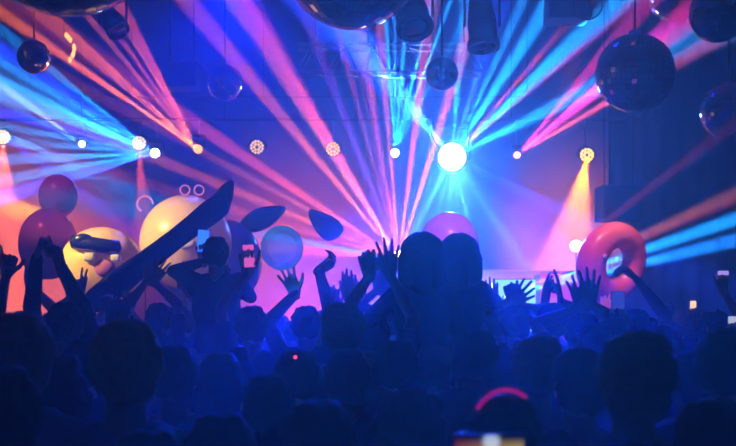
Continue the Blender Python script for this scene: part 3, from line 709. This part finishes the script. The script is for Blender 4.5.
raiser(306, 6.7, 306, {-1: (tip(284, 268, 7.0), -25, 'open', 'fwd'), 1: (tip(338, 257, 6.9), 55, 'claw', 'side')}, 'short', 0, 0, 0, 'person holding up the teal ball with one hand, the other cupped', sleeve='long')
raiser(341, 7.0, 309, {1: (tip(349, 272, 7.1), 0, 'together', 'fwd')}, 'ponytail', 1, 1, 0, 'person raising a flat narrow hand above the two low hands')
raiser(372, 5.6, 313, {-1: (tip(365, 248, 5.75), -10, 'relaxed', 'fwd'), 1: (tip(388, 241, 5.75), -3, 'open', 'fwd')}, 'short', 0, 0, 1, 'person with both arms straight up, one hand spread over the glaring lamp')
raiser(330, 7.7, 309, {1: (tip(337, 288, 7.8), 3, 'open', 'fwd'), -1: (tip(328, 290, 7.8), -5, 'open', 'fwd')}, 'long', 3, 2, 0, 'long-haired person with two hands barely above head height')
raiser(354, 8.3, 308, {1: (tip(360, 282, 8.4), 0, 'open', 'fwd')}, 'short', 0, 1, 0, 'person raising one low spread hand between two taller arms')
raiser(388, 7.6, 306, {-1: (tip(377, 269, 7.7), -5, 'relaxed', 'fwd'), 1: (tip(388, 267, 7.7), 12, 'open', 'fwd')}, 'short', 1, 0, 0, 'person with both hands up just under the glaring floor lamp')
# the two riders side by side
for bx, tp, hs, ci, hi, lab, lab2, arms, RY in ((422, 234, 'puffy', 0, 0, 'shoulder rider with wide puffy hair beside the glaring lamp', 'person carrying the rider beside the glaring lamp', {-1: (P(407, 292, 6.5), 10, 'relaxed', 'fwd')}, 6.1),
                                      (459, 235, 'puffy', 1, 1, 'shoulder rider with puffy hair in front of the pink balloon', 'person carrying the rider in front of the pink balloon', {1: (P(476, 288, 6.9), 20, 'relaxed', 'fwd')}, 6.65)):
    c = P(bx, tp, RY); PLACED.append((c.x, RY)); PLACED.append((c.x, RY + .2))
    build_person(c.z - .02, (c.x, RY), arms, hs, ci, hi, 0, lab, G, seated=True, sleeve='long')
    sz = c.z - 1.765 + .83
    build_person(sz + .30, (c.x, RY - .02), {-1: (Vector((c.x - .17, RY + .26, sz + .04)), 20, 'relaxed', 'fwd'), 1: (Vector((c.x + .17, RY + .26, sz + .04)), -20, 'relaxed', 'fwd')}, 'short', 2, 0, 0, lab2, G)
raiser(492, 7.8, 309, {-1: (tip(483, 289, 7.9), -8, 'relaxed', 'fwd'), 1: (tip(492, 280, 7.9), 0, 'together', 'fwd')}, 'short', 0, 1, 0, 'person with one flat and one bent hand beside the round white lamp')
raiser(516, 6.6, 305, {-1: (tip(511, 284, 6.7), -3, 'fist', 'fwd'), 1: (tip(532, 286, 6.7), 50, 'open', 'fwd')}, 'short', 1, 0, 0, 'person stretching a spread hand sideways in front of the light panel')
raiser(551, 6.6, 303, {-1: (tip(548, 277, 6.75), 8, 'together', 'side'), 1: (tip(557, 272, 6.75), -6, 'two', 'side')}, 'short', 0, 0, 1, 'person with both hands pressed together in front of the booth box')
raiser(582, 5.8, 313, {-1: (tip(577, 276, 5.95), -6, 'open', 'fwd'), 1: (tip(591, 271, 5.95), 4, 'open', 'fwd')}, 'short', 2, 1, 0, 'person with two wide open hands below the pink swim ring')
raiser(603, 8.4, 309, {1: (tip(608, 291, 8.5), 10, 'open', 'fwd')}, 'long', 0, 2, 0, 'long-haired person with one small hand up under the swim ring')
raiser(634, 6.3, 309, {1: (tip(622, 263, 6.5), -40, 'claw', 'side')}, 'short', 0, 0, 0, 'person with a hooked hand raised against the swim ring hole')
raiser(613, 5.7, 318, {1: (tip(618, 308, 5.9), 0, 'grip', 'back')}, 'short', 1, 0, 0, 'person holding a phone upright below the hooked hand')

# phones
def phone_mat(name, kind):
    if kind == 'picture':
        m = bpy.data.materials.new(name); m.use_nodes = True; nt = m.node_tree; nt.nodes.clear()
        tc = nt.nodes.new('ShaderNodeTexCoord'); vm = nt.nodes.new('ShaderNodeVectorMath'); vm.operation = 'DISTANCE'
        vm.inputs[1].default_value = (.004, 0, .022)
        cr1 = nt.nodes.new('ShaderNodeValToRGB'); cr1.color_ramp.elements[0].position = .014; cr1.color_ramp.elements[0].color = (.55, .75, 1, 1)
        cr1.color_ramp.elements[1].position = .021; cr1.color_ramp.elements[1].color = (0, 0, 0, 1)
        sx = nt.nodes.new('ShaderNodeSeparateXYZ'); mz = nt.nodes.new('ShaderNodeMapRange'); mz.inputs[1].default_value = .030; mz.inputs[2].default_value = -.005
        mx = nt.nodes.new('ShaderNodeMapRange'); mx.inputs[1].default_value = -.07; mx.inputs[2].default_value = .06
        cr2 = nt.nodes.new('ShaderNodeValToRGB'); cr2.color_ramp.elements[0].color = (.5, .04, .05, 1); cr2.color_ramp.elements[1].color = (1, .75, .15, 1)
        mu = nt.nodes.new('ShaderNodeMix'); mu.data_type = 'RGBA'; mu.blend_type = 'MULTIPLY'; mu.inputs[0].default_value = 1
        ad = nt.nodes.new('ShaderNodeMix'); ad.data_type = 'RGBA'; ad.blend_type = 'ADD'; ad.inputs[0].default_value = 1
        em = nt.nodes.new('ShaderNodeEmission'); em.inputs[1].default_value = .6; ou = nt.nodes.new('ShaderNodeOutputMaterial')
        L = nt.links.new
        L(tc.outputs['Object'], vm.inputs[0]); L(vm.outputs['Value'], cr1.inputs[0]); L(tc.outputs['Object'], sx.inputs[0]); L(sx.outputs['Z'], mz.inputs[0]); L(sx.outputs['X'], mx.inputs[0])
        L(mx.outputs[0], cr2.inputs[0]); L(cr2.outputs[0], mu.inputs[6]); L(mz.outputs[0], mu.inputs[7]); L(mu.outputs[2], ad.inputs[6]); L(cr1.outputs[0], ad.inputs[7]); L(ad.outputs[2], em.inputs[0]); L(em.outputs[0], ou.inputs[0])
        return m
    return emis(name, *kind)
def phone(c, w, h, scr, label, rot=(0, 0, 0)):
    t = thing('smartphone', label, 'phone', c, 'lit phones held over the crowd', rot=rot)
    b = B(); box(b, (0, 0, 0), (w, .009, h), .003); link('case', b, M['black'], t)
    b = B(); box(b, (0, -.0052, 0), (w * .92, .001, h * .94)); link('screen', b, scr, t, smooth=False)
    b = B(); rod(b, (-w * .3, .0045, h * .4), (-w * .3, .0065, h * .4), .006); link('camera_lens', b, M['glassdark'], t)
blue_s = emis('blue phone screen', (.025, .12, 1), 2.2)
phone(P(203, 241, 7.10), .085, .165, blue_s, 'phone with a glowing blue screen held by the shoulder rider', (0, .1, 0))
phone(P(249, 256, 6.32), .075, .15, emis('pink phone screen', (.9, .12, .5), .8), 'phone with a pink screen held up beside the shoulder rider', (0, -.08, 0))
phone(P(618, 303, 5.86), .08, .14, emis('dim phone screen', (.03, .05, .35), 1), 'dim phone held upright below the pink swim ring')
NEAR = P(489, 452, 2.0)
phone(NEAR, .15, .075, phone_mat('phone picture', 'picture'), 'blurred phone held sideways at the bottom edge, showing a yellow picture')
phone(P(531, 450, 2.6), .062, .07, emis('pale pink screen', (.65, .5, .75), .6), 'blurred small phone with a pale screen beside the yellow one')
def holder(p, toppy, hair, side, label, ppose='grip', dx=.12, seed=0, dy=-.35):
    c = P(368, toppy, p.y + dy); x = p.x - side * dx
    PLACED.append((x, p.y + dy))
    return build_person(c.z, (x, p.y + dy), {side: (p + Vector((0, .0, -.045)), 0, ppose, 'back')}, hair, seed % 3, seed % 2, seed % 2, label, G)
holder(NEAR + Vector((.05, .02, .02)), 470, 'short', 1, 'person just below the frame, holding the blurred phone with a yellow picture', dx=.22, seed=1, dy=-.45)
holder(P(531, 450, 2.6) + Vector((0, .02, 0)), 437, 'short', -1, 'person holding the small blurred pale phone at the bottom edge', dx=.22, seed=2, dy=-.2)
for i, (px, py, Y, w, h, col, s, lab) in enumerate(((642, 321, 7.4, .05, .07, (.9, .85, 1), 1.0, 'tiny white-lit phone above the crowd, lowest of the distant phones'),
        (693, 306, 8.2, .055, .09, (1, .62, .3), 1.2, 'tiny phone with a warm yellow screen above the dark crowd'),
        (723, 273, 8.4, .10, .04, (.5, .35, 1), .8, 'tiny phone held sideways with a violet screen, highest of the distant phones'),
        (733, 320, 6.4, .07, .05, (.75, .8, 1), .6, 'tiny pale phone cut by the frame edge'))):
    p = P(px, py, Y); phone(p, w, h, emis('distant screen', col, s), lab)
    names = ['the tiny white-lit phone', 'the phone with a warm yellow screen', 'the sideways violet phone', 'the pale phone at the frame edge']
    holder(p + Vector((0, .02, .03)), 312 if i < 3 else 322, ['short', 'cap', 'long', 'short'][i], [1, -1, 1, -1][i], 'person holding up ' + names[i], dx=.16, seed=i, dy=-.15)
# small red light
p = P(295.5, 357, 4.05)
t = thing('clip_light', 'tiny round red light clipped in the hair of a person seen from behind', 'light', p)
b = B(); lathe(b, [(0, .012), (.006, .012), (.009, .006)], (0, 0, 0), (0, -1, 0), 14); link('light_case', b, M['black'], t)
b = B(); ball(b, (0, -.009, 0), .0055, 2); link('red_led', b, emis('red led', (1, .03, .12), 5), t)
RED = p

# ------------------------------------------------ the rest of the crowd, seen from behind
protos = {}
def proto(h, var):
    k = (h, var)
    if k not in protos:
        r, _ = build_person(1.765, (0, 0), {}, h, var % 5, var % 3, var % 3, None, None, voxel=.013, sleeve=('short', 'long')[var % 2])
        protos[k] = [r, False]
    return protos[k]
def put(h, var, x, y, top, rz):
    e = proto(h, var); r = e[0]
    if e[1]:
        n = r.copy(); C.objects.link(n)
        for ch in r.children:
            if ch.name.startswith('headband'): continue
            c2 = ch.copy(); C.objects.link(c2); c2.parent = n
    else: n = r; e[1] = True
    s = top / 1.765; n.location = (x, y, 0); n.scale = (s * .98, s * .98, s); n.rotation_euler = (0, 0, rz)
    PLACED.append((x, y)); return n
STY = ['short', 'long', 'short', 'cap', 'ponytail', 'short', 'curly', 'bun', 'bald']
HN = {'short': 'short-haired person', 'long': 'long-haired person', 'cap': 'person in a cap', 'ponytail': 'person with a ponytail', 'curly': 'curly-haired person', 'bun': 'person with a hair bun', 'bald': 'bald person'}
hand_placed = [  # px, top py, Y, style
    (2, 366, 2.35, 'short'), (145, 428, 2.3, 'short'), (222, 412, 2.5, 'ponytail'), (320, 400, 2.35, 'short'), (413, 393, 2.75, 'curly'), (502, 394, 2.45, 'short'), (712, 398, 2.4, 'long'),
    (634, 331, 2.6, 'short'), (22, 313, 3.0, 'short'), (126, 320, 2.75, 'short'), (725, 328, 3.2, 'short'),
    (64, 372, 3.3, 'bun'), (270, 374, 3.5, 'short'), (348, 350, 3.9, 'short'), (455, 388, 3.3, 'long'), (536, 335, 3.7, 'short'), (580, 350, 3.3, 'cap'), (690, 352, 3.9, 'short'),
    (175, 345, 3.8, 'short'), (222, 352, 4.2, 'long'), (395, 340, 4.2, 'short'), (84, 338, 4.4, 'short'), (475, 330, 4.4, 'short'), (345, 302, 4.6, 'short'), (296, 350, 4.15, 'short'), (434, 346, 4.9, 'cap')]
rows = []
for px, tp, Y, st in hand_placed:
    c = P(px, tp, Y); rows.append((c.x, Y, c.z, st, 'h'))
taken = [(a, b_) for a, b_, *_ in rows] + PLACED
rnd = random.Random(11)
for Y in (4.9, 5.5, 6.2, 6.9, 7.7, 8.6, 9.5, 10.4, 11.5, 12.8, 14.2):
    half = .385 * Y; n = int(2 * half / .60)
    for i in range(n + 1):
        x = -half + 2 * half * i / n + rnd.uniform(-.12, .12); y = Y + rnd.uniform(-.16, .16)
        if any((x - a) ** 2 + ((y - b_) * 1.1) ** 2 < .40 ** 2 for a, b_ in taken): continue
        if Y > 9 and rnd.random() < .25: continue
        taken.append((x, y)); rows.append((x, y, rnd.uniform(1.62, 1.84), rnd.choice(STY), 'r'))
ORD = ['first', 'second', 'third', 'fourth', 'fifth', 'sixth', 'seventh', 'eighth', 'ninth', 'tenth', 'eleventh', 'twelfth', 'thirteenth', 'fourteenth', 'fifteenth', 'sixteenth', 'seventeenth', 'eighteenth', 'nineteenth', 'twentieth']
bands = [(0, 2.9, 'nearest'), (2.9, 4.0, 'second'), (4.0, 5.2, 'third'), (5.2, 6.55, 'fourth'), (6.55, 8.1, 'fifth'), (8.1, 10, 'sixth'), (10, 12.1, 'seventh'), (12.1, 20, 'farthest')]
vi = 0
for lo_, hi_, nm in bands:
    grp = sorted([r for r in rows if lo_ <= r[1] < hi_], key=lambda r: r[0] / r[1])
    for st in HN:
        sel = [r for r in grp if r[3] == st]
        for k, (x, y, tz, s_, w) in enumerate(sel):
            vi += 1
            o = put(s_, vi % (4 if s_ == 'short' else 2), x, y, tz, rnd.uniform(-.35, .35))
            if len(sel) == 1: lab = f'only {HN[st]} seen from behind in the {nm} row of heads'
            else: lab = f'{HN[st]} in the {nm} row of heads, {ORD[k]} such from the left'
            tag(o, lab, 'person', 'crowd seen from behind')
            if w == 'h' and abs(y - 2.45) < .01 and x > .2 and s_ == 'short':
                hb = B(); pts = [Vector((.093 * math.sin(math.radians(a)), -.05, 1.66 + .12 * math.cos(math.radians(a)))) for a in range(-52, 34, 6)]  # glowing arc stands in for pink rim light on the hair
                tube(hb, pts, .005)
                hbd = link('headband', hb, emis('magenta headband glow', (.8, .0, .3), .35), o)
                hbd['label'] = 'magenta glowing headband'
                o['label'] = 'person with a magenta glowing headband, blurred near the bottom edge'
